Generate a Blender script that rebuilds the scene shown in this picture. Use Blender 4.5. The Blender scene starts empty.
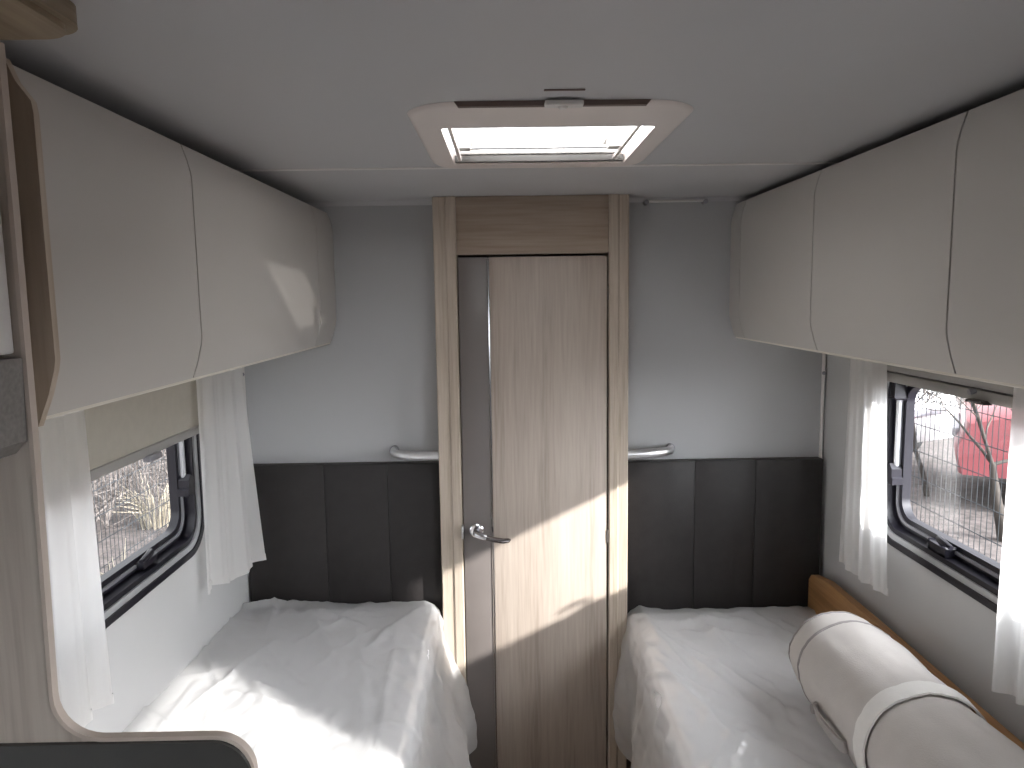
import bpy, bmesh, math, random
from mathutils import Vector, Matrix, noise
R_ = random.Random(7)
sc = bpy.context.scene
COL = sc.collection
PI = math.pi

# ------------------------------------------------------------------ materials
def new_mat(name):
    m = bpy.data.materials.new(name); m.use_nodes = True
    nt = m.node_tree; nt.nodes.clear()
    return m, nt, nt.nodes, nt.links
def principled(nt, col, rough=.5, metal=0., spec=.5, coat=0.):
    out = nt.nodes.new('ShaderNodeOutputMaterial'); p = nt.nodes.new('ShaderNodeBsdfPrincipled')
    p.inputs['Base Color'].default_value = (*col, 1); p.inputs['Roughness'].default_value = rough
    p.inputs['Metallic'].default_value = metal; p.inputs['Specular IOR Level'].default_value = spec
    p.inputs['Coat Weight'].default_value = coat; p.inputs['Coat Roughness'].default_value = .12
    nt.links.new(p.outputs[0], out.inputs[0]); return p, out
def plain(name, col, rough=.5, metal=0., spec=.5, coat=0., var=.06, scale=8., bump=0., bscale=200.):
    m, nt, N, L = new_mat(name); p, out = principled(nt, col, rough, metal, spec, coat)
    tc = N.new('ShaderNodeTexCoord')
    if var:
        nz = N.new('ShaderNodeTexNoise'); nz.inputs['Scale'].default_value = scale; nz.inputs['Detail'].default_value = 4
        L.new(tc.outputs['Object'], nz.inputs['Vector'])
        r = N.new('ShaderNodeValToRGB'); r.color_ramp.elements[0].position = .3; r.color_ramp.elements[1].position = .7
        r.color_ramp.elements[0].color = (*[c*(1-var) for c in col], 1); r.color_ramp.elements[1].color = (*[min(1, c*(1+var)) for c in col], 1)
        L.new(nz.outputs['Fac'], r.inputs[0]); L.new(r.outputs[0], p.inputs['Base Color'])
    if bump:
        n2 = N.new('ShaderNodeTexNoise'); n2.inputs['Scale'].default_value = bscale; n2.inputs['Detail'].default_value = 2
        L.new(tc.outputs['Object'], n2.inputs['Vector'])
        b = N.new('ShaderNodeBump'); b.inputs['Strength'].default_value = bump; b.inputs['Distance'].default_value = .002
        L.new(n2.outputs['Fac'], b.inputs['Height']); L.new(b.outputs[0], p.inputs['Normal'])
    return m
def wood(name, dark, mid, light, axis='z', rough=.45, fine=1.):
    m, nt, N, L = new_mat(name); p, out = principled(nt, mid, rough, 0, .4)
    tc = N.new('ShaderNodeTexCoord'); geo = N.new('ShaderNodeNewGeometry')
    mp = N.new('ShaderNodeMapping')
    s = {'z': (1, 1, .045), 'x': (.045, 1, 1), 'y': (1, .045, 1)}[axis]
    mp.inputs['Scale'].default_value = s
    L.new(geo.outputs['Position'], mp.inputs['Vector'])
    w = N.new('ShaderNodeTexNoise'); w.inputs['Scale'].default_value = 18*fine; w.inputs['Detail'].default_value = 5; w.inputs['Distortion'].default_value = .6
    f = N.new('ShaderNodeTexNoise'); f.inputs['Scale'].default_value = 120*fine; f.inputs['Detail'].default_value = 3
    L.new(mp.outputs[0], w.inputs['Vector']); L.new(mp.outputs[0], f.inputs['Vector'])
    mx = N.new('ShaderNodeMath'); mx.operation = 'MULTIPLY_ADD'; mx.inputs[1].default_value = .45
    L.new(f.outputs['Fac'], mx.inputs[0])
    ml = N.new('ShaderNodeMath'); ml.operation = 'MULTIPLY'; ml.inputs[1].default_value = .6
    L.new(w.outputs['Fac'], ml.inputs[0]); L.new(ml.outputs[0], mx.inputs[2])
    r = N.new('ShaderNodeValToRGB'); cr = r.color_ramp
    cr.elements[0].position = .38; cr.elements[0].color = (*dark, 1)
    cr.elements[1].position = .66; cr.elements[1].color = (*light, 1)
    e = cr.elements.new(.5); e.color = (*mid, 1)
    L.new(mx.outputs[0], r.inputs[0]); L.new(r.outputs[0], p.inputs['Base Color'])
    b = N.new('ShaderNodeBump'); b.inputs['Strength'].default_value = .12; b.inputs['Distance'].default_value = .002
    L.new(f.outputs['Fac'], b.inputs['Height']); L.new(b.outputs[0], p.inputs['Normal'])
    return m
def mixed(name, parts):
    """weighted chain of shaders: [(node type, {input: value}, weight)]"""
    m, nt, N, L = new_mat(name); out = N.new('ShaderNodeOutputMaterial')
    prev, tot = None, 0
    for ty, ins, wt in parts:
        s = N.new(ty)
        for k, v in ins.items(): s.inputs[k].default_value = v
        if prev is None: prev, tot = s, wt; continue
        mx = N.new('ShaderNodeMixShader'); tot += wt; mx.inputs[0].default_value = wt/tot
        L.new(prev.outputs[0], mx.inputs[1]); L.new(s.outputs[0], mx.inputs[2]); prev = mx
    L.new(prev.outputs[0], out.inputs[0]); return m
def pane_mat(name, tint, refl=.06, veil=0.):
    m, nt, N, L = new_mat(name); out = N.new('ShaderNodeOutputMaterial')
    t = N.new('ShaderNodeBsdfTransparent'); t.inputs[0].default_value = (*tint, 1)
    g = N.new('ShaderNodeBsdfGlossy'); g.inputs['Roughness'].default_value = .02
    lw = N.new('ShaderNodeLayerWeight'); pw = N.new('ShaderNodeMath'); pw.operation = 'POWER'; pw.inputs[1].default_value = 4
    L.new(lw.outputs['Facing'], pw.inputs[0]); ma = N.new('ShaderNodeMath'); ma.operation = 'MULTIPLY_ADD'; ma.inputs[1].default_value = .35; ma.inputs[2].default_value = refl*.5
    L.new(pw.outputs[0], ma.inputs[0])
    mx = N.new('ShaderNodeMixShader'); L.new(ma.outputs[0], mx.inputs[0]); L.new(t.outputs[0], mx.inputs[1]); L.new(g.outputs[0], mx.inputs[2])
    last = mx
    if veil:
        d = N.new('ShaderNodeBsdfTranslucent'); d.inputs[0].default_value = (.95, .95, .95, 1)
        m2 = N.new('ShaderNodeMixShader'); m2.inputs[0].default_value = veil
        L.new(mx.outputs[0], m2.inputs[1]); L.new(d.outputs[0], m2.inputs[2]); last = m2
    L.new(last.outputs[0], out.inputs[0]); return m

M = dict(
 wall=plain('wall_laminate', (.475, .482, .495), .55, var=.02, scale=3, bump=.05, bscale=90),
 side=plain('side_wall_laminate', (.63, .63, .63), .5, var=.02, scale=3, bump=.05, bscale=90),
 ceil=plain('ceiling_laminate', (.54, .54, .555), .5, var=.015, scale=3),
 floor=wood('floor_vinyl', (.16, .12, .09), (.22, .17, .13), (.28, .22, .17), 'y', .4),
 cream=plain('cream_laminate', (.555, .53, .50), .36, spec=.45, coat=.08, var=.012, scale=2),
 carc=plain('carcass_dark', (.10, .095, .09), .8, var=.05),
 creamedge=plain('cream_edge', (.78, .74, .66), .5, var=.02),
 oakv=wood('pale_oak_vertical', (.39, .325, .275), (.47, .40, .345), (.535, .465, .405), 'z'),
 oakh=wood('pale_oak_horizontal', (.29, .225, .175), (.36, .285, .225), (.42, .34, .275), 'x'),
 jamb=wood('jamb_oak', (.40, .335, .265), (.49, .415, .34), (.56, .485, .405), 'z', fine=1.3),
 kitch=wood('kitchen_oak', (.22, .16, .105), (.31, .24, .17), (.39, .31, .225), 'z'),
 kpanel=wood('partition_oak', (.42, .36, .31), (.51, .445, .39), (.57, .51, .45), 'z'),
 cheek=wood('cheek_oak', (.36, .285, .215), (.47, .385, .30), (.55, .46, .37), 'z'),
 kband=plain('pink_oak_edging', (.54, .46, .40), .45, var=.05, scale=20),
 slab=wood('pelmet_oak', (.22, .165, .11), (.30, .235, .16), (.37, .295, .21), 'y'),
 taupe=plain('taupe_laminate', (.175, .155, .147), .38, var=.05, scale=6),
 chrome=plain('chrome', (.72, .72, .75), .14, 1., var=0),
 steel=plain('brushed_steel', (.80, .80, .81), .38, 1., var=.05, scale=60),
 dark_handle=plain('gunmetal_lever', (.22, .2, .2), .25, .9, var=0),
 leather=plain('dark_leatherette', (.027, .024, .024), .5, spec=.35, var=.12, scale=25, bump=.25, bscale=350),
 black=plain('black_plastic', (.014, .013, .02), .35, var=.1),
 greyp=plain('grey_plastic', (.30, .30, .33), .35, var=.05),
 silver=plain('silver_plastic', (.55, .56, .58), .3, .3, var=.03),
 whitep=plain('white_plastic', (.78, .76, .74), .4, var=.02),
 pinkp=plain('off_white_plastic', (.80, .735, .70), .42, var=.02),
 brown=plain('brown_net_slot', (.17, .12, .105), .7, var=.1),
 blind=plain('blind_fabric', (.50, .47, .41), .85, var=.03, scale=40, bump=.1, bscale=500),
 blindrail=plain('blind_rail', (.40, .39, .375), .4, .2, var=.02),
 foam=plain('mattress_ticking', (.93, .93, .94), .85, var=.03, scale=30, bump=.2, bscale=250),
 bedbase=plain('bed_base_panel', (.52, .45, .37), .5, var=.05, scale=10),
 rollf=plain('bedding_fabric', (.58, .545, .52), .85, var=.03, scale=20, bump=.25, bscale=320),
 strap=plain('white_webbing', (.82, .80, .77), .8, var=.02, scale=60, bump=.2, bscale=400),
 tagf=plain('grey_webbing', (.42, .39, .375), .7, var=.06, scale=40),
 piping=plain('grey_piping', (.30, .275, .27), .7, var=.05),
 board=wood('orange_plywood', (.30, .15, .055), (.40, .21, .085), (.48, .27, .12), 'y', .45),
 hood=plain('grey_hood', (.20, .185, .175), .55, var=.15, scale=160),
 splash=plain('dark_gloss_panel', (.045, .044, .042), .12, spec=.6, var=.2, scale=5),
 film=mixed('plastic_film', [('ShaderNodeBsdfDiffuse', {'Color': (.92, .92, .93, 1)}, .33), ('ShaderNodeBsdfTranslucent', {'Color': (.95, .95, .95, 1)}, .22),
      ('ShaderNodeBsdfTransparent', {'Color': (.97, .97, .97, 1)}, .36), ('ShaderNodeBsdfGlossy', {'Color': (.9, .9, .9, 1), 'Roughness': .14}, .16)]),
 curtain=mixed('sheer_curtain', [('ShaderNodeBsdfDiffuse', {'Color': (.94, .93, .92, 1)}, .34), ('ShaderNodeBsdfTranslucent', {'Color': (.97, .96, .95, 1)}, .54),
      ('ShaderNodeBsdfTransparent', {'Color': (1, 1, 1, 1)}, .12)]),
 pane=pane_mat('acrylic_pane', (.93, .94, .95)),
 dome=pane_mat('milky_dome', (.97, .97, .97), veil=.92),
 wire=plain('fence_wire', (.05, .055, .06), .8, 0., spec=.05, var=.1),
 post=plain('fence_post_green', (.10, .13, .11), .5, var=.1),
 bark=plain('bark', (.05, .042, .036), .9, var=.3, scale=12),
 twig=plain('twig', (.09, .072, .062), .9, var=.3, scale=12),
 thicket=plain('thicket_twig', (.17, .15, .14), .9, spec=.1, var=.35, scale=6),
 reed=plain('dry_reed', (.36, .32, .25), .9, var=.25, scale=30),
 gravel=plain('gravel', (.105, .09, .086), .95, var=.45, scale=14, bump=.6, bscale=40),
 hedge=plain('hedge_leaf', (.20, .22, .14), .8, var=.4, scale=20),
 red=plain('red_car_paint', (.26, .06, .07), .4, coat=.3, var=0),
 carwhite=plain('white_car_paint', (.80, .80, .80), .3, coat=.5, var=0),
 carglass=plain('car_glass', (.16, .17, .18), .08, var=0),
 tyre=plain('tyre', (.02, .02, .02), .8, var=.1),
)

# ------------------------------------------------------------------ mesh helpers
class MB:
    def __init__(s): s.bm = bmesh.new()
    def box(s, lo, hi, bev=0., seg=2):
        r = bmesh.ops.create_cube(s.bm, size=1.)
        vs = r['verts']; lo, hi = Vector(lo), Vector(hi)
        for v in vs:
            v.co = Vector((lo[i] + (v.co[i]+.5)*(hi[i]-lo[i]) for i in range(3)))
        if bev:
            es = list({e for v in vs for e in v.link_edges})
            bmesh.ops.bevel(s.bm, geom=es, offset=bev, segments=seg, affect='EDGES', profile=.5)
        return s
    def tube(s, pts, rad, n=10, cap=True, sq=1.):
        pts = [Vector(p) for p in pts]; rings = []
        rads = rad if isinstance(rad, (list, tuple)) else [rad]*len(pts)
        up = None
        for i, p in enumerate(pts):
            t = (pts[min(i+1, len(pts)-1)] - pts[max(i-1, 0)]).normalized()
            if up is None:
                up = Vector((0, 0, 1)) if abs(t.z) < .95 else Vector((1, 0, 0))
            a = t.cross(up).normalized(); b = a.cross(t).normalized(); up = b
            rings.append([s.bm.verts.new(p + a*math.cos(2*PI*k/n)*rads[i] + b*math.sin(2*PI*k/n)*rads[i]*sq) for k in range(n)])
        for r0, r1 in zip(rings, rings[1:]):
            for k in range(n): s.bm.faces.new((r0[k], r0[(k+1) % n], r1[(k+1) % n], r1[k]))
        if cap and n > 2:
            s.bm.faces.new(rings[0][::-1]); s.bm.faces.new(rings[-1])
        return s
    def prism(s, poly, axis, a, b):
        """extrude polygon (list of 2D) between a and b along axis; 2D axes are the remaining two in xyz order"""
        def P(u, v, w):
            return {'x': (w, u, v), 'y': (u, w, v), 'z': (u, v, w)}[axis]
        v0 = [s.bm.verts.new(P(u, v, a)) for u, v in poly]; v1 = [s.bm.verts.new(P(u, v, b)) for u, v in poly]
        n = len(poly)
        for k in range(n): s.bm.faces.new((v0[k], v0[(k+1) % n], v1[(k+1) % n], v1[k]))
        s.bm.faces.new(v0[::-1]); s.bm.faces.new(v1); return s
    def ring(s, outer, inner, axis, a, b):
        """extruded ring between two same-length loops"""
        def P(u, v, w): return {'x': (w, u, v), 'y': (u, w, v), 'z': (u, v, w)}[axis]
        L = [[s.bm.verts.new(P(u, v, w)) for u, v in lp] for lp in (outer, inner) for w in (a, b)]
        oa, ob, ia, ib = L; n = len(outer)
        for k in range(n):
            j = (k+1) % n
            s.bm.faces.new((oa[k], oa[j], ob[j], ob[k])); s.bm.faces.new((ia[k], ib[k], ib[j], ia[j]))
            s.bm.faces.new((oa[k], ia[k], ia[j], oa[j])); s.bm.faces.new((ob[k], ob[j], ib[j], ib[k]))
        return s
    def grid(s, f, nu, nv, closed_u=False):
        vs = [[s.bm.verts.new(f(i/(nu if closed_u else nu-1), j/(nv-1))) for j in range(nv)] for i in range(nu)]
        for i in range(nu if closed_u else nu-1):
            for j in range(nv-1):
                k = (i+1) % nu
                s.bm.faces.new((vs[i][j], vs[k][j], vs[k][j+1], vs[i][j+1]))
        return vs
    def sphere(s, c, r, sc_=(1, 1, 1), u=12, v=8):
        bmesh.ops.create_uvsphere(s.bm, u_segments=u, v_segments=v, radius=r, matrix=Matrix.Translation(c) @ Matrix.Diagonal((*sc_, 1)))
        return s
    def build(s, name, mat, parent=None, smooth=30):
        bm = s.bm
        bmesh.ops.recalc_face_normals(bm, faces=bm.faces)
        c = sum((v.co for v in bm.verts), Vector()) / max(1, len(bm.verts))
        for v in bm.verts: v.co -= c
        me = bpy.data.meshes.new(name); bm.to_mesh(me); bm.free()
        me.materials.append(mat)
        if smooth:
            for p in me.polygons: p.use_smooth = True
            try: me.set_sharp_from_angle(angle=math.radians(smooth))
            except Exception: pass
        o = bpy.data.objects.new(name, me); COL.objects.link(o); o.location = c
        if parent is not None:
            o.parent = parent
            inv = Matrix.Identity(4); q = parent
            while q is not None:
                inv = inv @ Matrix.Identity(4); q = q.parent
            o.location = c - wloc(parent)
        return o
def wloc(o):
    v = Vector(o.location)
    while o.parent is not None: o = o.parent; v += o.location
    return v
def thing(name, loc, label=None, cat=None, group=None, kind=None):
    o = bpy.data.objects.new(name, None); COL.objects.link(o); o.location = loc; o.empty_display_size = .05
    return tag(o, label, cat, group, kind)
def tag(o, label=None, cat=None, group=None, kind=None):
    if label: o['label'] = label
    if cat: o['category'] = cat
    if group: o['group'] = group
    if kind: o['kind'] = kind
    return o
def struct(o): o['kind'] = 'structure'; return o
def rrect(y0, y1, z0, z1, r, n=8):
    pts = []
    for cx, cy, a0 in ((y1-r, z1-r, 0), (y0+r, z1-r, 90), (y0+r, z0+r, 180), (y1-r, z0+r, 270)):
        for k in range(n+1):
            a = math.radians(a0 + 90*k/n); pts.append((cx + r*math.cos(a), cy + r*math.sin(a)))
    return pts
def wall_with_holes(axis, a, b, u0, u1, v0, v1, holes):
    """slab between a and b along axis with rectangular holes, as one mesh of cells"""
    us = sorted({u0, u1, *[h[0] for h in holes], *[h[1] for h in holes]}); vs = sorted({v0, v1, *[h[2] for h in holes], *[h[3] for h in holes]})
    mb = MB()
    def solid(i, j):
        if not (0 <= i < len(us)-1 and 0 <= j < len(vs)-1): return False
        uc, vc = (us[i]+us[i+1])/2, (vs[j]+vs[j+1])/2
        return not any(h[0] < uc < h[1] and h[2] < vc < h[3] for h in holes)
    def P(u, v, w): return {'x': (w, u, v), 'y': (u, w, v), 'z': (u, v, w)}[axis]
    cache = {}
    def V(i, j, w):
        k = (i, j, w)
        if k not in cache: cache[k] = mb.bm.verts.new(P(us[i], vs[j], w))
        return cache[k]
    for i in range(len(us)-1):
        for j in range(len(vs)-1):
            if not solid(i, j): continue
            for w in (a, b): mb.bm.faces.new((V(i, j, w), V(i+1, j, w), V(i+1, j+1, w), V(i, j+1, w)))
            for di, dj, e in ((-1, 0, ((i, j), (i, j+1))), (1, 0, ((i+1, j), (i+1, j+1))), (0, -1, ((i, j), (i+1, j))), (0, 1, ((i, j+1), (i+1, j+1)))):
                if not solid(i+di, j+dj):
                    mb.bm.faces.new((V(*e[0], a), V(*e[1], a), V(*e[1], b), V(*e[0], b)))
    return mb

# ------------------------------------------------------------------ room dimensions (metres)
XL, XR, YB, YN, ZT, FZ = -.912, 1.105, 2.50, -2.3, 1.958, -.06
T = .035
WY0, WY1, WZ0, WZ1 = 1.28, 2.075, .955, 1.42        # window openings in both long walls

# ------------------------------------------------------------------ setting
struct(MB().box((XL-T, YN-T, FZ-.05), (XR+T, YB+T, FZ)).build('floor', M['floor'], smooth=0))
HX0, HX1, HY0, HY1 = -.1205, .2925, 1.4115, 1.7955
struct(wall_with_holes('z', ZT, ZT+.02, XL-T, XR+T, YN-T, YB+T, [(HX0, HX1, HY0, HY1)]).build('ceiling', M['ceil'], smooth=0))
struct(MB().box((XL-T, YB, FZ), (XR+T, YB+T, ZT)).build('wall_back', M['wall'], smooth=0))
struct(wall_with_holes('x', XL-T, XL, YN, YB, FZ, ZT, [(WY0, WY1, WZ0, WZ1)]).build('wall_left', M['side'], smooth=0))
D0, D1, DZ0, DZ1 = -.20, .60, .86, 1.60             # the glazed upper half of the entrance door, beside the viewer
struct(wall_with_holes('x', XR, XR+T, YN, YB, FZ, ZT, [(WY0, WY1, WZ0, WZ1), (D0, D1, DZ0, DZ1)]).build('wall_right', M['side'], smooth=0))
FW = (-.50, .70, 1.15, 1.45)
struct(wall_with_holes('y', YN-T, YN, XL-T, XR+T, FZ, ZT, [FW]).build('wall_front', M['wall'], smooth=0))
# joint strips on the ceiling and in the corners
struct(MB().box((XL, 1.868, ZT-.003), (XR, 1.88, ZT+.001), .001, 1).build('trim_1', M['whitep']))
struct(MB().prism([(YB, ZT-.014), (YB, ZT), (YB-.014, ZT)], 'x', XL, XR).build('trim_2', M['ceil']))
for i, (x, z0) in enumerate(((XR-.012, .5), (XL+.012, .5))):
    t = struct(MB().tube([(x, YB-.008, z0), (x, YB-.008, 1.50)], .006, 8).build('trim_%d' % (3+i), M['whitep']))
    for z in ((1.36, 1.045, .745) if i == 0 else (1.385,)):
        MB().tube([(x, YB-.012, z), (x, YB-.021, z)], [.007, .005], 10).build('screw', M['greyp'], t)

# ------------------------------------------------------------------ windows in the long walls
def make_window(name, side):
    """side -1: wall with the lowered blind, +1: the other"""
    xw = XL if side < 0 else XR
    s = -side                                        # direction into the room
    X = lambda d: xw + s*d                           # d > 0: into the room
    root = struct(thing(name, (xw, (WY0+WY1)/2, WZ0)))
    oy0, oy1, oz0, oz1 = WY0-.035, WY1+.035, WZ0-.037, WZ1+.03
    loop = lambda ins, r: rrect(oy0+ins, oy1-ins, oz0+ins, oz1-ins, r)
    MB().ring(loop(-.003, .108), loop(.015, .091), 'x', X(0), X(.014)).build('window_frame', M['black'], root)
    MB().ring(loop(.015, .091), loop(.031, .078), 'x', X(-.006), X(.010)).build('frame_channel', M['silver'], root)
    MB().ring(loop(.031, .078), loop(.045, .066), 'x', X(-.03), X(.004)).build('frame_lip', M['black'], root)
    sash = MB().ring(loop(.040, .070), loop(.078, .05), 'x', X(-.050), X(-.026)).build('sash', M['black'], root)
    MB().ring(loop(.056, .062), loop(.064, .055), 'x', X(-.026), X(-.021)).build('sash_bead', M['greyp'], sash)
    MB().prism(loop(.06, .058), 'x', X(-.046), X(-.042)).build('pane', M['pane'], root, smooth=0)
    # telescopic stay by the far upright
    yst = oy1 - .062
    st = MB().tube([(X(-.014), yst, 1.13), (X(-.014), yst, 1.345)], .0075, 12).build('stay', M['silver'], root)
    MB().box((X(-.026), yst-.016, 1.335), (X(.004), yst+.016, 1.395), .005).build('stay_joint', M['black'], st)
    MB().prism([(yst-.02, 1.085), (yst+.016, 1.085), (yst+.016, 1.135), (yst, 1.145), (yst-.014, 1.13), (yst-.014, 1.108), (yst-.02, 1.104)], 'x', X(-.024), X(.006)).build('stay_bracket', M['black'], st)
    # turn catch on the bottom rail
    yc = 1.80
    k = MB().box((X(-.03), yc-.03, WZ0+.012), (X(-.002), yc+.045, WZ0+.032), .005).build('catch', M['black'], root)
    MB().tube([(X(-.012), yc-.005, WZ0+.03), (X(.002), yc+.0, WZ0+.05), (X(.010), yc-.03, WZ0+.052), (X(.010), yc-.065, WZ0+.047)], [.009, .009, .008, .006], 8).build('catch_lever', M['black'], k)
    return root
make_window('window_1', -1); make_window('window_2', 1)
# entrance door glazing and the front window, both out of frame, that let the daylight in
w3 = struct(thing('window_3', (XR, (D0+D1)/2, DZ0)))
MB().ring(rrect(D0-.03, D1+.03, DZ0-.03, DZ1+.03, .05), rrect(D0+.001, D1-.001, DZ0+.001, DZ1-.001, .012), 'x', XR-.012, XR).build('window_frame', M['greyp'], w3)
MB().prism(rrect(D0, D1, DZ0, DZ1, .012), 'x', XR+.012, XR+.016).build('pane', M['pane'], w3, smooth=0)
w4 = struct(thing('window_4', (.1, YN, FW[2])))
MB().ring(rrect(FW[0]-.03, FW[1]+.03, FW[2]-.03, FW[3]+.03, .06), rrect(FW[0], FW[1], FW[2], FW[3], .012), 'y', YN, YN+.012).build('window_frame', M['black'], w4)
MB().prism(rrect(*FW, .012), 'y', YN-.02, YN-.016).build('pane', M['pane'], w4, smooth=0)

# ------------------------------------------------------------------ blinds
bl = thing('roller_blind', (XL, 1.7, 1.27), 'half-lowered beige roller blind across the top of the window with a tan-leaved thicket outside', 'blind')
MB().box((XL+.014, 1.30, 1.275), (XL+.018, 2.118, 1.47)).build('fabric', M['blind'], bl, smooth=0)
rl = MB().box((XL+.008, 1.30, 1.255), (XL+.024, 2.118, 1.279), .004).build('bottom_rail', M['blindrail'], bl)
MB().box((XL+.016, 1.765, 1.243), (XL+.036, 1.83, 1.259), .004).build('pull_tab', M['greyp'], rl)
MB().tube([(XL+.015, 1.28, 1.455), (XL+.015, 2.105, 1.455)], .013, 14).build('cassette', M['blindrail'], bl)
MB().box((XL+.0145, 2.112, 1.27), (XL+.026, 2.120, 1.47), .003).build('side_guide', M['creamedge'], bl)
b2 = thing('roller_blind', (XR, 1.7, 1.39), 'rolled-up grey blind cassette over the window that shows parked cars', 'blind')
MB().box((XR-.030, 1.28, 1.412), (XR-.002, 2.10, 1.455), .008, 3).build('cassette', M['blindrail'], b2)
r2 = MB().box((XR-.026, 1.29, 1.382), (XR-.008, 2.095, 1.409), .005).build('bottom_rail', M['blindrail'], b2)
MB().prism([(1.60, 1.380), (1.67, 1.380), (1.66, 1.388), (1.61, 1.388)], 'x', XR-.042, XR-.022).build('pull_tab', M['dark_handle'], r2)
MB().tube([(XR-.034, 1.645, 1.408), (XR-.048, 1.645, 1.404)], .007, 10).build('knob', M['greyp'], r2)

# ------------------------------------------------------------------ curtains
def curtain(label, top, bot, ztop, zbot, folds, amp, nrm, phase, sag=.01):
    """top/bot: list of (x, y) polylines for head and hem"""
    def pl(p, u):
        k = min(int(u*(len(p)-1)), len(p)-2); f = u*(len(p)-1)-k
        return Vector(p[k]).lerp(Vector(p[k+1]), f)
    root = thing('curtain', (*Vector(bot[0]).lerp(Vector(bot[-1]), .5), zbot), label, 'curtain')
    m = MB()
    def f(u, v):
        p = pl(top, u).lerp(pl(bot, u), v**1.25)
        a = amp*(.55+.45*v)
        w = math.sin(2*PI*folds*u + phase + .7*math.sin(5*u+phase)) + .35*math.sin(2*PI*folds*2.3*u + 2*phase + v)
        p = p + Vector(nrm)*a*w
        z = ztop + (zbot-ztop)*v + v*sag*math.sin(2*PI*1.3*u+phase)
        return Vector((p.x, p.y, z))
    m.grid(f, 90, 26)
    c = m.build('cloth', M['curtain'], root, smooth=60)
    h = MB()
    def g(u, v):
        q = f(.004+.992*u, 1.-.03*v); return Vector((q.x+nrm[0]*.0025, q.y, q.z))
    h.grid(g, 90, 2)
    h.build('hem', M['curtain'], c, smooth=60)
    return root
curtain('white sheer curtain flaring out at the hem, by the half-lowered blind and the back wall',
        [(-.872, 2.035), (-.862, 2.36)], [(-.884, 2.035), (-.86, 2.18), (-.80, 2.305)], 1.482, .785, 3.2, .011, (1, .1), .4, .012)
curtain('white sheer curtain partly hidden behind the pale oak partition',
        [(-.862, 1.14), (-.858, 1.47)], [(-.865, 1.12), (-.856, 1.475)], 1.482, .79, 4.3, .012, (1, 0), 1.3)
curtain('brightly backlit white curtain between the back wall corner and the window that shows parked cars',
        [(1.050, 2.00), (1.046, 2.20)], [(1.040, 1.925), (1.032, 2.19)], 1.482, .795, 3.6, .0075, (1, .1), .2, .004)
curtain('white curtain at the near side of the window above the rolled bedding',
        [(1.045, 1.12), (1.045, 1.47)], [(1.04, 1.1), (1.040, 1.462)], 1.482, .795, 4.4, .013, (1, 0), 2.2)

# ------------------------------------------------------------------ overhead cabinets
PROF = [(.016, 1.932), (.007, 1.905), (.0015, 1.882), (0, 1.868), (0, 1.566), (.002, 1.553), (.010, 1.522), (.021, 1.490)]
def prof_poly(xf, s, th, out=0.):
    """closed profile, s = +1 when the wall lies at lower x (so inset goes to -x)"""
    dz = -.010 if s > 0 else .002                      # the run on the blind side sits a little lower under the ceiling
    P_ = [(i, z+dz if z > 1.8 else z) for i, z in PROF]
    a = [(xf - s*(i-out), z) for i, z in P_]
    b = [(xf - s*(i+th), z) for i, z in P_][::-1]
    return a + b
def overhead(name, xf, s, xw, y0, seams, label, cat):
    root = thing(name, ((xf+xw)/2, (y0+YB)/2, 1.49), label, cat); xw += s*.0015
    lo, hi = sorted((xw, xf - s*.021))
    car = MB().box((lo, y0, 1.492), (hi, YB, 1.92))
    lo2, hi2 = sorted((xw, xf - s*.10)); car.box((lo2, y0, 1.92), (hi2, YB, ZT-.001))
    car.build('carcass', M['carc'], root, smooth=0)
    l3, h3 = sorted((xw, xf - s*.024)); MB().box((l3, y0, 1.484), (h3, YB, 1.492), .002, 1).build('bottom_panel', M['creamedge'], root)
    ys = [y0] + seams
    for a, b in zip(ys, ys[1:]):
        MB().prism(prof_poly(xf, s, .018), 'y', a+.0024, b-.0024).build('door', M['cream'], root, smooth=25)
    # filler against the back wall, its lower corner rounded off
    e = MB(); y1 = seams[-1]
    e.prism(prof_poly(xf, s, .05), 'y', y1+.0024, YB-.001)
    e.build('end_filler', M['cream'], root, smooth=25)
    return root
cl = overhead('overhead_cabinet', -.575, 1, XL, .916, [1.388, 2.285],
         'cream two-door overhead cabinet run above the half-lowered blind', 'cabinet')
# wooden cheek closing the near end of that cabinet
ch = [(-.5565 - i*1.2 - (.010 if z > 1.9 else 0), z-.008 if z > 1.8 else z) for i, z in PROF[:-1]] + [(-.585, 1.482), (-.64, 1.482), (XL, 1.482), (XL, 1.924)]
MB().prism(ch, 'y', .904, .915).build('end_cheek', M['cheek'], cl)['label'] = 'grained oak end cheek'
cr_ = overhead('overhead_cabinet', .765, -1, XR, .66, [1.262, 1.832, 2.395],
         'cream three-door overhead cabinet run above the rolled bedding', 'cabinet')
MB().prism([(.765+i, z+.002 if z > 1.8 else z) for i, z in PROF] + [(XR-.002, 1.484), (XR-.002, 1.934)], 'y', .648, .6595).build('end_cheek', M['cream'], cr_, smooth=25)

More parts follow.
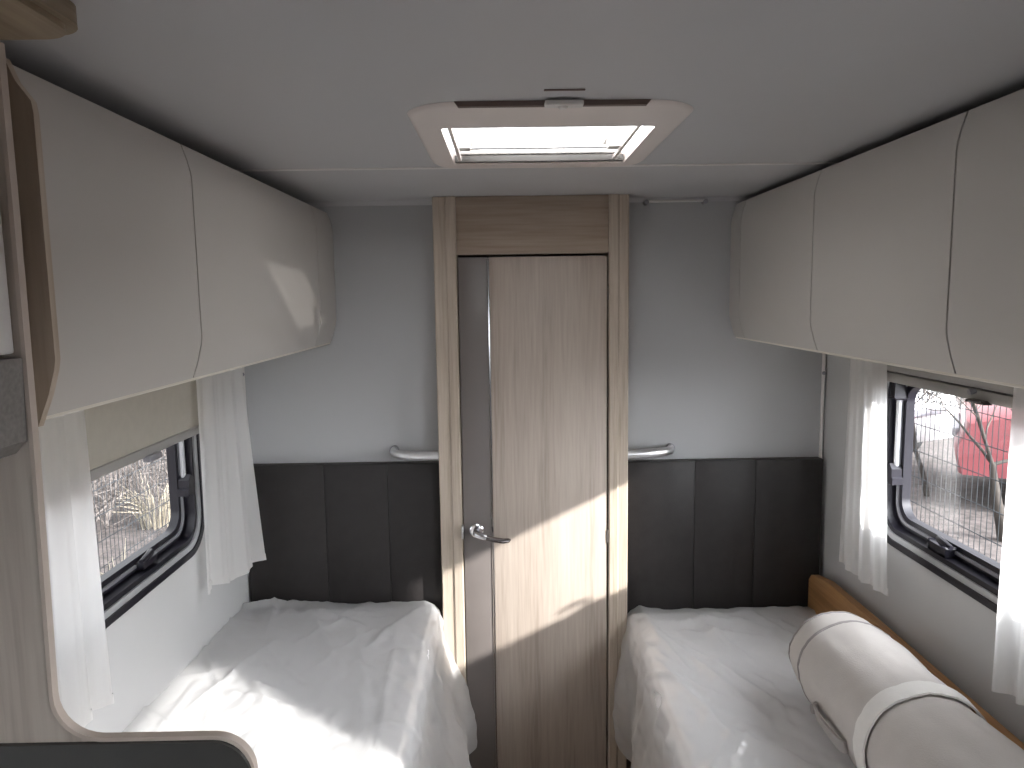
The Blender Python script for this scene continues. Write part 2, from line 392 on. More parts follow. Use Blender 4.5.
# ------------------------------------------------------------------ kitchen end: partition, pelmet, kitchen wall unit
pa = thing('partition_panel', (-.62, .869, FZ), 'pale oak partition with pinkish rounded edging and a dark gloss lower panel', 'partition')
def arc(cx, cz, r, a0, a1, n=8): return [(cx + r*math.cos(math.radians(a0+(a1-a0)*k/n)), cz + r*math.sin(math.radians(a0+(a1-a0)*k/n))) for k in range(n+1)]
def part_outline(o):
    """right-hand edge of the partition from the top down, moved inwards by o"""
    pts = [(-.563-o, 1.928), (-.563-o, 1.75), (-.565-o, 1.45), (-.5675-o, 1.30), (-.570-o, 1.15)]
    pts += arc(-.515, 1.148, .055+o, 180, 270)[1:]
    pts += arc(-.375, 1.043, .05-o, 90, 0)
    pts += [(-.325-o, .9), (-.325-o, FZ)]
    return pts
def strip(o0, o1, y0, y1):
    a, b = part_outline(o0), part_outline(o1)
    return a + b[::-1]
MB().prism(part_outline(.004) + [(XL, FZ), (XL, 1.928)], 'y', .8615, .8725).build('panel', M['kpanel'], pa)
m = MB(); a, b = part_outline(0), part_outline(.0045); n = len(a)
rows = [[m.bm.verts.new((p[0], y, p[1])) for p in lp] for lp, y in ((b, .8602), (a, .8612), (a, .8728), (b, .8738))]
for r0, r1 in zip(rows, rows[1:]):
    for k in range(n-1): m.bm.faces.new((r0[k], r0[k+1], r1[k+1], r1[k]))
m.build('edge_band', M['kband'], pa)['label'] = 'pinkish edging strip'
sp = [(XL+.005, 1.0885)] + arc(-.3775, 1.0385, .05, 90, 0) + [(-.3285, .9), (-.3285, FZ), (XL+.005, FZ)]
MB().prism(sp, 'y', .855, .8615).build('splash_panel', M['splash'], pa)['label'] = 'dark glossy lower panel'

pe = thing('ceiling_pelmet', (-.6, .6, 1.93), 'oak ceiling pelmet board with a rounded corner above the kitchen wall unit', 'pelmet')
def slab_poly(o, r):
    return [(XL, .25), (-.461-o, .25)] + arc(-.461-o-r, .874-o-r, r, 0, 90) + [(XL, .874-o)]
MB().prism(slab_poly(0, .045), 'z', 1.936, ZT-.001).build('board', M['slab'], pe)
MB().prism(slab_poly(.010, .040), 'z', 1.929, 1.936).build('lower_lip', M['slab'], pe)

ku = thing('kitchen_wall_unit', (-.74, .55, 1.46), 'white kitchen wall unit with a grey underside hood', 'cabinet')
MB().box((XL, .25, 1.575), (-.592, .859, 1.928)).build('body', M['carc'], ku, smooth=0)
MB().box((-.592, .252, 1.577), (-.574, .858, 1.925), .003).build('door', M['whitep'], ku)
MB().prism([(XL, 1.452), (-.612, 1.452), (-.585, 1.458), (-.570, 1.474), (-.567, 1.572), (XL, 1.572)], 'y', .25, .859).build('hood', M['hood'], ku)['label'] = 'grey textured hood'

# ------------------------------------------------------------------ door and its surround
def jamb(name, x0, x1, step, flip):
    """upright with a raised inner strip"""
    m = MB()
    xi = step
    if not flip:
        poly = [(x0, YB-.001), (x0, 2.402), (x0+.003, 2.399), (xi-.002, 2.399), (xi, 2.397), (xi+.004, 2.393), (x1-.004, 2.391), (x1, 2.395), (x1, YB-.001)]
    else:
        poly = [(x0, YB-.001), (x0, 2.395), (x0+.004, 2.391), (xi-.004, 2.393), (xi, 2.397), (xi+.002, 2.399), (x1-.003, 2.399), (x1, 2.402), (x1, YB-.001)]
    m.prism(poly, 'z', FZ, ZT-.001)
    return struct(m.build(name, M['jamb']))
jamb('trim_5', -.230, -.155, -.189, False)
jamb('trim_6', .339, .405, .372, True)
struct(MB().box((-.1545, 2.394, 1.772), (.3385, YB-.002, ZT-.001), .003).build('trim_7', M['oakh']))
dr = struct(thing('door_1', (.09, 2.43, .012+FZ)))
MB().box((-.0500, 2.399, .012+FZ), (.3335, 2.44, 1.764), .002).build('door_panel', M['oakv'], dr)
MB().box((-.1515, 2.401, .012+FZ), (-.0570, 2.44, 1.764), .002).build('lock_stile', M['taupe'], dr)['label'] = 'taupe door stile'
MB().box((-.0567, 2.3965, .012+FZ), (-.0503, 2.435, 1.764), .0015, 1).build('inlay_strip', M['chrome'], dr)['label'] = 'chrome inlay strip'
hx, hz = -.108, .851
rose = MB().tube([(hx, 2.402, hz), (hx, 2.395, hz), (hx, 2.392, hz)], [.024, .024, .020], 24).build('handle_rose', M['chrome'], dr)
MB().tube([(hx, 2.394, hz), (hx, 2.371, hz), (hx+.004, 2.357, hz-.001), (hx+.018, 2.349, hz-.004), (hx+.035, 2.347, hz-.008)], [.012, .012, .0125, .012, .011], 14).build('lever_neck', M['chrome'], rose)
MB().tube([(hx+.033, 2.347, hz-.008), (hx+.06, 2.347, hz-.016), (hx+.09, 2.349, hz-.022), (hx+.108, 2.352, hz-.021), (hx+.115, 2.354, hz-.019)], [.0105, .011, .011, .009, .003], 14, sq=.8).build('lever_grip', M['dark_handle'], rose)
MB().box((-.1575, 2.369, hz-.02), (-.1515, 2.402, hz+.022), .002).build('strike_plate', M['steel'], dr)
MB().box((.3345, 2.394, .80), (.3385, 2.4, .846), .0015).build('hinge', M['taupe'], dr)
MB().box((.3345, 2.394, 1.62), (.3385, 2.4, 1.666), .0015).build('hinge', M['taupe'], dr)

# ------------------------------------------------------------------ curved rails beside the door
def rail(label, pts, xw):
    root = thing('grab_rail', pts[0], label, 'rail')
    q = [Vector(p) for p in pts]; out = []
    for i in range(len(q)-1):
        p0, p1, p2, p3 = q[max(i-1, 0)], q[i], q[i+1], q[min(i+2, len(q)-1)]
        for k in range(6):
            t = k/6; out.append(.5*((2*p1) + (p2-p0)*t + (2*p0-5*p1+4*p2-p3)*t*t + (3*p1-p0-3*p2+p3)*t**3))
    out.append(q[-1])
    MB().tube(out, .0125, 14, sq=1.25).build('rail_bar', M['steel'], root)
    e = q[0]; MB().tube([(e.x, YB-.001, e.z), (e.x, YB-.01, e.z)], .017, 16).build('wall_cap', M['greyp'], root)
rail('short curved metal rail on the lock side of the door above the dark headboard', [(-.392, 2.497, 1.112), (-.388, 2.462, 1.110), (-.362, 2.435, 1.108), (-.30, 2.424, 1.106), (-.231, 2.424, 1.106)], 0)
rail('short curved metal rail on the hinge side of the door above the dark headboard', [(.568, 2.497, 1.104), (.562, 2.468, 1.103), (.535, 2.444, 1.102), (.475, 2.428, 1.10), (.406, 2.424, 1.10)], 0)
rd = thing('hanging_rod', (.572, 2.485, 1.94), 'thin white rod with two grey end caps high in the back corner', 'rod')
MB().tube([(.474, 2.478, 1.944), (.671, 2.478, 1.944)], .004, 8).build('rod', M['whitep'], rd)
for x in (.474, .671): MB().tube([(x, YB-.001, 1.941), (x, 2.468, 1.941)], .008, 10).build('end_cap', M['greyp'], rd)

# ------------------------------------------------------------------ headboards
def headboard(label, x0, x1, zb, zt, cuts):
    root = thing('headboard', ((x0+x1)/2, 2.48, zb), label, 'headboard')
    MB().box((x0, 2.478, zb), (x1, YB-.001, zt-.002)).build('backing_board', M['carc'], root, smooth=0)
    xs = [x0] + cuts + [x1]
    for a, b in zip(xs, xs[1:]):
        m = MB().box((a+.0004, 2.452, zb), (b-.0004, 2.478, zt), .0018, 2); m.build('padded_panel', M['leather'], root)
    return root
headboard('dark leatherette headboard on the lock side of the door, behind the bed without bedding', -.905, -.2325, .44, 1.073, [-.63, -.413])
headboard('dark leatherette headboard on the hinge side of the door, above the rolled bedding', .408, 1.088, .40, 1.066, [.645, .855])

# ------------------------------------------------------------------ beds
def creases(seed, n, x0, x1, y0, y1, ang, spread):
    r = random.Random(seed); out = []
    for _ in range(n):
        a = math.radians(ang + r.uniform(-spread, spread)); l = r.uniform(.12, .5)
        cx, cy = r.uniform(x0, x1), r.uniform(y0, y1)
        out.append((cx-math.cos(a)*l/2, cy-math.sin(a)*l/2, cx+math.cos(a)*l/2, cy+math.sin(a)*l/2, r.uniform(.006, .020), r.uniform(.004, .015)*r.choice((1, 1, -.5))))
    return out
def crease_h(cs, x, y):
    h = 0
    for x0, y0, x1, y1, w, a in cs:
        dx, dy = x1-x0, y1-y0; l2 = dx*dx+dy*dy
        t = ((x-x0)*dx+(y-y0)*dy)/l2
        if t < -.1 or t > 1.1: continue
        tc = min(1, max(0, t)); d = abs((x-x0-tc*dx)*(-dy)+(y-y0-tc*dy)*dx)/math.sqrt(l2) + max(0, abs(t-tc))*.5
        if d < 4*w: h += a*math.exp(-d/w)*(math.sin(PI*min(1, max(0, t)))**.6)
    return h
def bed(side, label, xwall, xedge, y0, y1, zbase, ztop, seed, flare):
    s = 1 if xedge > xwall else -1                    # direction from wall to aisle
    lo, hi = sorted((xwall, xedge))
    bw = xwall if s > 0 else XR-.03
    bb = thing('bed_base', ((lo+hi)/2, (y0+y1)/2, FZ), 'pale box bed base under the plastic-wrapped mattress ' + label, 'bed base')
    l2, h2 = sorted((bw, xedge - s*.03))
    MB().box((l2, y0, FZ), (h2, y1+.02, zbase-.02)).build('box', M['bedbase'], bb, smooth=0)
    MB().box((l2, y0, zbase-.02), (h2, y1+.02, zbase), .004).build('slatted_top', M['jamb'], bb)
    mt = thing('mattress', ((lo+hi)/2, (y0+y1)/2, zbase), 'white single mattress in crumpled clear plastic wrap ' + label, 'mattress')
    MB().box((lo+.004, y0+.006, zbase+.001), (hi-.004, y1-.006, ztop-.014), .03, 4).build('mattress_core', M['foam'], mt)
    cs = creases(seed, 46, lo, hi, y0, y1, -50 if s > 0 else -42, 30) + creases(seed+1, 30, lo, hi, y0, y1, 70, 60) \
        + creases(seed+5, 14, lo, hi, y1-.25, y1, 5, 14)
    cs += [(*c, .022, .016) for c in (((-.36, 2.25, -.31, 1.55), (-.52, 2.33, -.36, 1.75), (-.70, 2.40, -.47, 1.95), (-.30, 2.38, -.44, 2.05)) if xwall < 0 else
           ((.44, 2.34, .66, 1.72), (.50, 2.22, .78, 1.66), (.63, 2.42, .66, 2.08), (.41, 2.14, .56, 1.60), (.45, 2.28, .52, 1.95)))]
    W = abs(xedge-xwall)
    H = flare[-1][1]
    # cross-section from the wall over the top, round the edge and down the aisle side
    sect = [(0, 0), (W-.05, 0), (W-.02, -.007), (W-.004, -.025), (W+.004, -.06)] + [(W+dx, dz) for dx, dz in flare]
    lens = [0]
    for p, q in zip(sect, sect[1:]): lens.append(lens[-1] + math.hypot(q[0]-p[0], q[1]-p[1]))
    def S(u):
        d = u*lens[-1]
        for k in range(len(lens)-1):
            if d <= lens[k+1] + 1e-9:
                f = (d-lens[k])/(lens[k+1]-lens[k]); return sect[k][0]+(sect[k+1][0]-sect[k][0])*f, sect[k][1]+(sect[k+1][1]-sect[k][1])*f, d
        return (*sect[-1], lens[-1])
    m = MB()
    def f(u, v):
        y = y0 + (y1-y0)*v
        a, b, d = S(u)
        x = xwall + s*a; z = ztop + b
        side_k = min(1, max(0, (d-(W-.03))/.06))
        h = crease_h(cs, xwall + s*d, y) * (.25 if s < 0 and d < .33 and y < 1.9 else 1)
        h += .008*(noise.noise((x*3.1+seed, y*2.3, .3)) ) + .004*noise.noise((d*9+seed, y*7, 1.7)) + .006*abs(noise.noise((d*16, y*11, seed))) + .003*noise.noise((d*35, y*28, seed))
        endk = min(1, (y1-y)/.05); endf = min(1, (y-y0)/.05)
        if s > 0 and xwall < 0: z += .055*min(1, max(0, (2.5-y)/.9))*math.exp(-a/.10)
        z += h*(1-side_k) - .012*(1-endk)**2 - .10*(1-endf)**2
        # hanging film: vertical pleats that grow downwards
        hang = max(0, -b)/max(.01, -H)
        w = (math.sin(y*21+seed+2*math.sin(y*5)) *.5 + noise.noise((y*7, seed, hang*1.2)))*.030*hang + .010*noise.noise((y*18, hang*5, seed))
        x += s*side_k*(h*1.2 + w)
        if flare_taper := (1 if b < -.05 else 0):
            x -= s*(a-W)*(1-endk)*.35
        return Vector((x, y, z))
    m.grid(f, 150, 170)
    m.build('plastic_wrap', M['film'], mt, smooth=70)['label'] = 'crumpled clear plastic wrap'
    return mt
bed(-1, 'under the half-lowered blind', XL+.006, -.245, .895, 2.450, .43, .588, 3, [(.012, -.12), (.045, -.2), (.085, -.30), (.105, -.40), (.10, -.5)])
bed(1, 'that carries the rolled bedding', XR-.065, .405, .50, 2.450, .385, .550, 11, [(.008, -.11), (.018, -.18), (.03, -.26), (.03, -.36), (.02, -.46)])

# plank standing between mattress and wall
pk = [(2.435, .386), (2.435, .645), (2.415, .668), (2.30, .690), (2.0, .695), (.7, .695), (.7, .386)]
m = MB().prism(pk, 'x', 1.0435, 1.068)
tag(m.build('side_board', M['board']), 'orange-brown wooden board standing on edge between rolled bedding and wall', 'board')

# ------------------------------------------------------------------ rolled bedding
ro = thing('bedding_roll', (.873, 1.4, .56), 'beige rolled-up bedding held by a white strap', 'bedding')
RC, RZ, RR = .873, .672, .131
YE, YS = 1.868, 1.435
def roll_r(y):
    """radius along the roll"""
    e = (YE-y)
    if e < .03: return RR*(.80+.14*math.sqrt(max(0, min(1, e/.03))))
    if e < .085: return RR*(.94+.02*(e-.03)/.055)
    if e < .10: return RR*(.96 - .035*math.sin(PI*(e-.085)/.015))
    st = abs(y-YS)
    return RR*(1.0 - .045*math.exp(-(st/.035)**2)) + .002*math.sin(y*31)
def roll_p(a, y, add=0.):
    r = roll_r(y) + add + .005*noise.noise((math.cos(a)*2, math.sin(a)*2, y*5)) + .0022*noise.noise((math.cos(a)*7, math.sin(a)*7, y*13))
    z = RZ + r*math.sin(a)*.985
    return Vector((RC + r*math.cos(a)*1.03, y, max(z, .5605)))
m = MB()
ysr = [YE-.10*(k/26)**1.2 for k in range(27)] + [YE-.10 - (YE-.10-.88)*k/70 for k in range(1, 71)]
vs = [[m.bm.verts.new(roll_p(2*PI*i/72, y)) for i in range(72)] for y in ysr]
for r0, r1 in zip(vs, vs[1:]):
    for k in range(72): m.bm.faces.new((r0[k], r0[(k+1) % 72], r1[(k+1) % 72], r1[k]))
# far end: spiral face sunk in steps
prev = vs[0]
for k, (rr, dy) in enumerate(((.90, .006), (.80, .004), (.74, -.016), (.52, -.010), (.47, -.028), (.2, -.022), (.05, -.03))):
    cur = [m.bm.verts.new(Vector((RC + (v.co.x-RC)*rr, YE+dy, RZ + (v.co.z-RZ)*rr))) for v in vs[0]]
    for i in range(72): m.bm.faces.new((prev[i], cur[i], cur[(i+1) % 72], prev[(i+1) % 72]))
    prev = cur
m.bm.faces.new(prev); m.bm.faces.new(vs[-1])
body = m.build('roll_body', M['rollf'], ro, smooth=50)
# outer flap edge, piping seam
m = MB(); m.tube([roll_p(math.radians(a), YE-.093, .004) for a in range(0, 361, 6)], .0055, 8, cap=False); m.build('piping', M['piping'], ro)
m = MB(); m.tube([roll_p(math.radians(a), YE-.007, .001) for a in range(0, 361, 6)], .0035, 8, cap=False); m.build('piping', M['piping'], ro)
m = MB()
prof = [(-.021, .001), (-.020, .005), (.020, .005), (.021, .001)]
vs = [[m.bm.verts.new(roll_p(2*PI*i/72, YS+dy + .012*math.sin(2*PI*i/72), dr_+.004)) for dy, dr_ in prof] for i in range(72)]
for i in range(72):
    for k in range(3): m.bm.faces.new((vs[i][k], vs[i][k+1], vs[(i+1) % 72][k+1], vs[(i+1) % 72][k]))
m.build('strap', M['strap'], ro)['label'] = 'white webbing strap'
# grey loop handle along the flank
m = MB()
rows = []
for k in range(21):
    y = 1.655 - .16*k/20; bow = math.sin(PI*k/20)**.5*.014
    rows.append([m.bm.verts.new(roll_p(math.radians(a), y, bow + t)) for a, t in ((188, .002), (188, .008), (200, .009), (200, .003))])
for r0, r1 in zip(rows, rows[1:]):
    for k in range(4): m.bm.faces.new((r0[k], r0[(k+1) % 4], r1[(k+1) % 4], r1[k]))
m.bm.faces.new(rows[0]); m.bm.faces.new(rows[-1])
hd = m.build('carry_handle', M['tagf'], ro, smooth=50)
c = roll_p(math.radians(194), 1.648, .011)
MB().tube([c + Vector((.006, 0, 0)), c - Vector((.007, 0, 0))], .011, 14).build('rivet', M['piping'], hd)

# ------------------------------------------------------------------ roof hatch
ha = thing('roof_hatch', (.08, 1.6, 1.94), 'bright roof hatch with an off-white rounded frame set in the ceiling', 'skylight')
ZF = 1.950
m = MB()
OX0, OX1, OY0, OY1 = -.163, .333, 1.262, 1.855
def outer(o, n=12):
    """rounded outline whose long sides bow outwards a little"""
    pts = rrect(OX0+o, OX1-o, OY0+o, OY1-o, .072-o, n); cx, cy_ = (OX0+OX1)/2, (OY0+OY1)/2
    return [(x + (.004 if x > cx else -.004)*(1-((y-cy_)/.3)**2) - (.012*(1 if x > cx else -1) if y < 1.33 else 0)*max(0, (1.33-y)/.07), y) for x, y in pts]
inner = rrect(-.116, .288, 1.416, 1.791, .010, 12)
loops = [(outer(-.003), ZT-.0003), (outer(0), ZF+.004), (outer(.007), ZF), (inner, ZF), ([(x, y) for x, y in rrect(-.119, .291, 1.413, 1.794, .010, 12)], ZT+.022)]
rows = [[m.bm.verts.new((x, y, z)) for x, y in lp] for lp, z in loops]
for r0, r1 in zip(rows, rows[1:]):
    for k in range(len(r0)):
        j = (k+1) % len(r0); m.bm.faces.new((r0[k], r0[j], r1[j], r1[k]))
m.build('frame', M['pinkp'], ha, smooth=40)
MB().prism([(-.080, ZT-.0005), (.248, ZT-.0005), (.241, ZF-.0006), (-.073, ZF-.0006)], 'y', 1.2555, 1.2668).build('blind_slot', M['brown'], ha)['label'] = 'dark blind slot in the near edge'
g = MB().box((.070, 1.238, ZT-.013), (.134, 1.258, ZT-.0035), .003, 3); g.sphere((.100, 1.247, ZT-.013), .007, (1.2, 1, .7)); g.build('grip', M['whitep'], ha)
MB().box((.066, 1.190, ZT-.002), (.131, 1.197, ZT-.0003), .0007, 1).build('grip_slit', M['brown'], ha)
MB().box((-.114, 1.776, ZF+.003), (.286, 1.790, ZF+.018), .002).build('net_cassette', M['carc'], ha)['label'] = 'brown insect net cassette'
MB().box((-.112, 1.772, ZF+.020), (.284, 1.792, ZF+.036), .005, 3).build('blind_bar', M['whitep'], ha)
for x in (-.083, .243):
    b_ = MB().box((x-.013, 1.63, ZF+.006), (x+.013, 1.665, ZF+.038), .003); b_.box((x-.010, 1.645, ZF+.036), (x+.014, 1.78, ZF+.060), .003)
    b_.build('stay_bracket', M['whitep'], ha)
    q = -.018 if x < 0 else .018
    MB().box((x+q-.004, 1.43, ZF+.004), (x+q+.004, 1.77, ZF+.012), .002).build('blind_track', M['pinkp'], ha)
MB().tube([(-.083, 1.672, ZF+.014), (.243, 1.672, ZF+.014)], .0035, 10).build('crossbar', M['steel'], ha)
m = MB()
def dome(u, v):
    a, b = u*2-1, v*2-1
    k = (1-abs(a)**6)*(1-abs(b)**6)
    return Vector((.086+a*.25, 1.60+b*.235, ZT+.0215+.075*k**.35))
m.grid(dome, 36, 36); m.build('dome', M['dome'], ha, smooth=60)

# ------------------------------------------------------------------ outdoors
GZ = -.55
tag(MB().box((-40, -25, GZ-.2), (40, 45, GZ)).build('ground', M['gravel'], smooth=0), kind='structure')
def fence(x, y0, y1, label):
    root = thing('wire_mesh_fence', (x, (y0+y1)/2, GZ), label, 'fence')
    m = MB(); z0, z1 = GZ+.05, GZ+2.0
    y = y0
    while y < y1:
        m.box((x-.0018, y-.0018, z0), (x+.0018, y+.0018, z1)); y += .055
    for k in range(11):
        z = z0 + (z1-z0)*k/10; m.box((x-.003, y0, z-.0022), (x+.003, y1, z+.0022))
    m.build('wire_mesh', M['wire'], root, smooth=0)
    y = y0
    while y <= y1+.01:
        MB().box((x-.03, y-.03, GZ), (x+.03, y+.03, z1+.06), .004).build('post', M['post'], root); y += 2.5
fence(-3.0, 1.5, 11.5, 'wire mesh fence outside the window with the half-lowered blind')
fence(3.0, 1.5, 9.0, 'wire mesh fence outside in front of the parked cars')

def tree(x, y, h, seed, label, cat='tree', spread=.75, thick=.085, group=None, levels=4, lk=1.):
    r = random.Random(seed)
    root = thing('bare_tree', (x, y, GZ), label, cat, group)
    tr, tw = MB(), MB()
    def grow(p, d, l, rad, lev):
        pts, rads = [p], [rad]; q = p.copy(); e = d.copy(); n = 4
        for k in range(n):
            e = (e + Vector((r.uniform(-1, 1), r.uniform(-1, 1), r.uniform(-.5, .7)))*.16).normalized()
            q = q + e*l/n; pts.append(q.copy()); rads.append(max(.003, rad*(1-.55*(k+1)/n)))
        (tr if lev <= 1 else tw).tube(pts, rads, 7 if lev < 2 else 4, cap=False)
        if lev >= levels: return
        for k in range(r.randint(3, 4) if lev == 0 else r.randint(2, 4)):
            i = n if lk > 1 and lev == 0 else r.randint(1 if lev else 2, n); a = Vector((r.uniform(-1, 1), r.uniform(-1, 1), r.uniform(-.15, .8))).normalized()
            grow(pts[i], (e*(1-spread)+a*spread).normalized(), l*(lk if lev == 0 else 1)*r.uniform(.55, .8), max(.004, rads[i]*.62), lev+1)
    grow(Vector((x, y, GZ)), Vector((r.uniform(-.1, .1), r.uniform(-.1, .1), 1)), h*.45, thick, 0)
    tr.build('trunk', M['bark'], root, smooth=60); tw.build('twigs', M['twig'], root, smooth=0)
g1 = 'bare trees behind the fence on the blind side'
for k, (x, y, h) in enumerate(((-4.6, 5.2, 3.0), (-4.3, 7.2, 3.8), (-4.0, 3.6, 3.0), (-6.6, 7.2, 4.2), (-6.0, 10.0, 4.2), (-5.6, 8.6, 3.2), (-8.2, 10.5, 4.6), (-7.2, 4.8, 3.4))):
    tree(x, y, h, 20+k, 'leafless grey-brown tree behind the fence outside the half-lowered blind', group=g1, levels=5, thick=.055, spread=.8)
tree(4.35, 6.15, 1.5, 51, 'forked leafless tree in front of the red parked car', spread=.8, thick=.06, levels=5, lk=1.7)
tree(4.5, 7.6, 2.2, 57, 'thin leafless tree behind the fence near the white parked car', spread=.7, thick=.03, levels=5)

def tuft(x, y, n, h, label, seed):
    r = random.Random(seed); m = MB()
    for _ in range(n):
        a, b = r.uniform(0, 2*PI), r.uniform(0, .16); p = Vector((x+math.cos(a)*b, y+math.sin(a)*b, GZ))
        t = Vector((math.cos(a), math.sin(a), 0))*r.uniform(.1, .6)*h; hh = h*r.uniform(.5, 1)
        m.tube([p, p+t*.3+Vector((0, 0, hh*.6)), p+t+Vector((0, 0, hh*r.uniform(.65, 1)))], [.006, .005, .002], 3, cap=False)
    tag(m.build('dry_grass_tuft', M['reed'], smooth=0), label, 'grass')
tuft(-2.72, 4.9, 80, .5, 'straw-coloured dry grass tuft at the foot of the fence outside', 5)
tuft(-3.45, 7.0, 80, .55, 'straw-coloured dry grass tuft farther along behind the fence', 6)

th = MB(); r = random.Random(17)
for _ in range(4600):
    x, y = -3.7 - 3.2*r.random()**1.5, 2.6 + 9.5*r.random(); z = GZ + r.uniform(0, 1.5)*r.random()
    p = Vector((x, y, z)); d = Vector((r.uniform(-1, 1), r.uniform(-1, 1), r.uniform(.0, 1.6))).normalized(); l = r.uniform(.25, .8)
    b = Vector((r.uniform(-1, 1), r.uniform(-1, 1), r.uniform(-.6, .6)))*.12*l
    th.tube([p, p+d*l*.5+b, p+d*l], [.006, .0045, .002], 3, cap=False)
tag(th.build('thicket', M['thicket'], smooth=0), 'tangled leafless undergrowth behind the fence on the blind side', 'undergrowth', kind='stuff')

def car(x, y, rz, paint, label, s=1.):
    root = thing('parked_car', (x, y, GZ), label, 'car'); root.rotation_euler.z = rz
    loc = lambda m, n, mt: m
    side = [(-2.1, .35), (-2.15, .62), (-2.05, .88), (-1.75, .96), (-1.1, 1.02), (-.55, 1.42), (.1, 1.50), (.95, 1.46), (1.55, 1.08), (2.0, .98), (2.12, .7), (2.08, .35)]
    def put(m, name, mat, smooth=40, par=root):
        o = m.build(name, mat, None, smooth); o.parent = par; return o
    m = MB()
    rows = []
    for yy, k, ins in ((-.86, .97, .0), (-.80, 1., .0), (.80, 1., 0), (.86, .97, 0)):
        rows.append([m.bm.verts.new((px*(.985 if abs(yy) > .82 else 1), yy*(1 if pz < 1.05 else .86), .02+pz*k)) for px, pz in side])
    for r0, r1 in zip(rows, rows[1:]):
        for i in range(len(side)):
            j = (i+1) % len(side); m.bm.faces.new((r0[i], r0[j], r1[j], r1[i]))
    m.bm.faces.new(rows[0]); m.bm.faces.new(rows[-1])
    put(m, 'body', paint)
    for sg in (-1, 1):
        m = MB()
        for poly in ([(-.95, 1.04), (-.5, 1.36), (.05, 1.43), (.05, 1.04)], [(.10, 1.04), (.10, 1.43), (.88, 1.38), (1.32, 1.07)]):
            vs = [m.bm.verts.new((a, sg*(.868 if b < 1.1 else .757), b)) for a, b in poly]; m.bm.faces.new(vs)
            ws = [m.bm.verts.new((a, sg*(.852 if b < 1.1 else .74), b)) for a, b in poly]; m.bm.faces.new(ws)
            for i in range(4): m.bm.faces.new((vs[i], vs[(i+1) % 4], ws[(i+1) % 4], ws[i]))
        put(m, 'side_window', M['carglass'], 0)
        for wx in (-1.32, 1.28):
            m = MB().tube([(wx, sg*.68, .32), (wx, sg*.70, .32), (wx, sg*.87, .32), (wx, sg*.885, .32)], [.28, .32, .32, .28], 24)
            w = put(m, 'wheel', M['tyre'])
            h = MB().tube([(wx, sg*.86, .32), (wx, sg*.892, .32)], .19, 16).build('hub', M['silver'], None); h.parent = w; h.location = Vector(h.location) - Vector(w.location)
    m = MB().box((-2.17, -.55, .70), (-2.10, .55, .78), .01); put(m, 'bumper_trim', M['greyp'])
car(4.0, 10.5, 2.0, M['carwhite'], 'white parked car beyond the fence, to the rear of the red one')
car(6.75, 6.75, -.55, M['red'], 'red parked car beyond the fence, seen past the forked tree')
# clipped hedge behind the cars
hg = MB(); r = random.Random(3)
def hedge_f(u, v):
    a = v*PI; x = 2 + 24*u; rr = 1 + .18*noise.noise((u*40, v*9, 2)) + .1*noise.noise((u*120, v*30, 5))
    return Vector((x, 21 - .8*math.cos(a)*rr - u*8, GZ + 1.3*math.sin(a)**.6*rr))
hg.grid(hedge_f, 160, 24); tag(hg.build('hedge', M['hedge'], smooth=0), 'low greenish hedge behind the parked cars', 'hedge')

# ------------------------------------------------------------------ light
w = bpy.data.worlds.new('sky'); sc.world = w; w.use_nodes = True
nt = w.node_tree; nt.nodes.clear()
out = nt.nodes.new('ShaderNodeOutputWorld'); bg = nt.nodes.new('ShaderNodeBackground')
bg.inputs[0].default_value = (.97, .98, 1., 1)
nt.links.new(bg.outputs[0], out.inputs[0])
sd = Vector((-1, .715, -.485)).normalized()
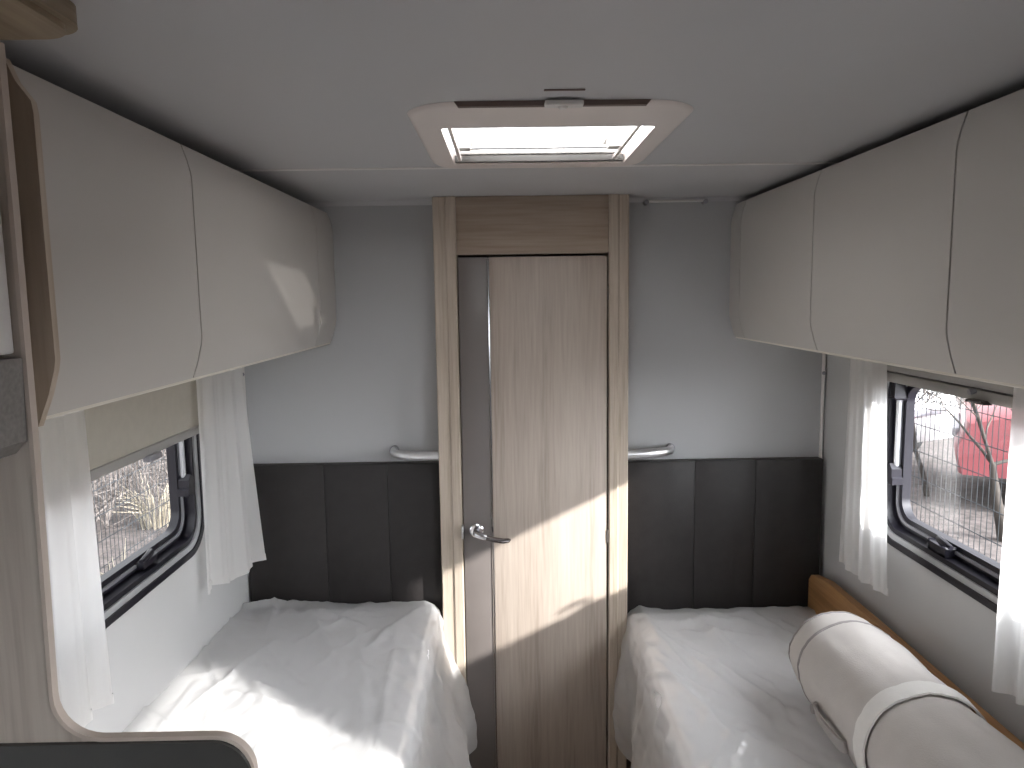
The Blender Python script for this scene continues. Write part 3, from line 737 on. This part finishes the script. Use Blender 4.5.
# hazy sky: even, with a broad bright region round the sun
tcw = nt.nodes.new('ShaderNodeTexCoord'); dp = nt.nodes.new('ShaderNodeVectorMath'); dp.operation = 'DOT_PRODUCT'
dp.inputs[1].default_value = -sd; nt.links.new(tcw.outputs['Generated'], dp.inputs[0])
mxw = nt.nodes.new('ShaderNodeMath'); mxw.operation = 'MAXIMUM'; mxw.inputs[1].default_value = 0; nt.links.new(dp.outputs['Value'], mxw.inputs[0])
pww = nt.nodes.new('ShaderNodeMath'); pww.operation = 'POWER'; pww.inputs[1].default_value = 3; nt.links.new(mxw.outputs[0], pww.inputs[0])
maw = nt.nodes.new('ShaderNodeMath'); maw.operation = 'MULTIPLY_ADD'; maw.inputs[1].default_value = 15.; maw.inputs[2].default_value = 2.0
nt.links.new(pww.outputs[0], maw.inputs[0]); nt.links.new(maw.outputs[0], bg.inputs[1])
sl = bpy.data.lights.new('sun', 'SUN'); sl.energy = 10.2; sl.angle = math.radians(1.2); sl.color = (1., .95, .89)
so = bpy.data.objects.new('sun', sl); COL.objects.link(so); so.location = (8, -6, 6)
so.rotation_euler = sd.to_track_quat('-Z', 'Y').to_euler()

# ------------------------------------------------------------------ camera
f_px, VX, VY, ROLL = 730., 505., 297., .015
F = Vector(((VX-512)/f_px, (384-VY)/f_px, 1)).normalized()
U = Vector((-ROLL, 1, 0)); U = (U - F*U.dot(F)).normalized()
Rv = U.cross(F)
right = Vector((Rv[0], F[0], U[0])); up = Vector((Rv[1], F[1], U[1])); fwd = Vector((Rv[2], F[2], U[2]))
cd = bpy.data.cameras.new('camera'); cd.sensor_width = 36; cd.lens = 36*f_px/1024; cd.clip_start = .02; cd.clip_end = 200
co = bpy.data.objects.new('camera', cd); COL.objects.link(co)
mw = Matrix.Identity(4)
for i in range(3): mw[i][0], mw[i][1], mw[i][2] = right[i], up[i], -fwd[i]
mw[0][3], mw[1][3], mw[2][3] = 0, 0, 1.635
co.matrix_world = mw
sc.camera = co
vs_ = sc.view_settings
vs_.view_transform = 'Standard'; vs_.look = 'None'; vs_.gamma = 1; vs_.use_curve_mapping = False; vs_.exposure = .30
cy = sc.cycles
cy.use_denoising = True
try: cy.denoiser = 'OPENIMAGEDENOISE'; cy.denoising_input_passes = 'RGB_ALBEDO_NORMAL'
except Exception: pass
cy.max_bounces = 14; cy.diffuse_bounces = 8; cy.transparent_max_bounces = 24; cy.transmission_bounces = 8
cy.sample_clamp_indirect = 8; cy.caustics_reflective = False
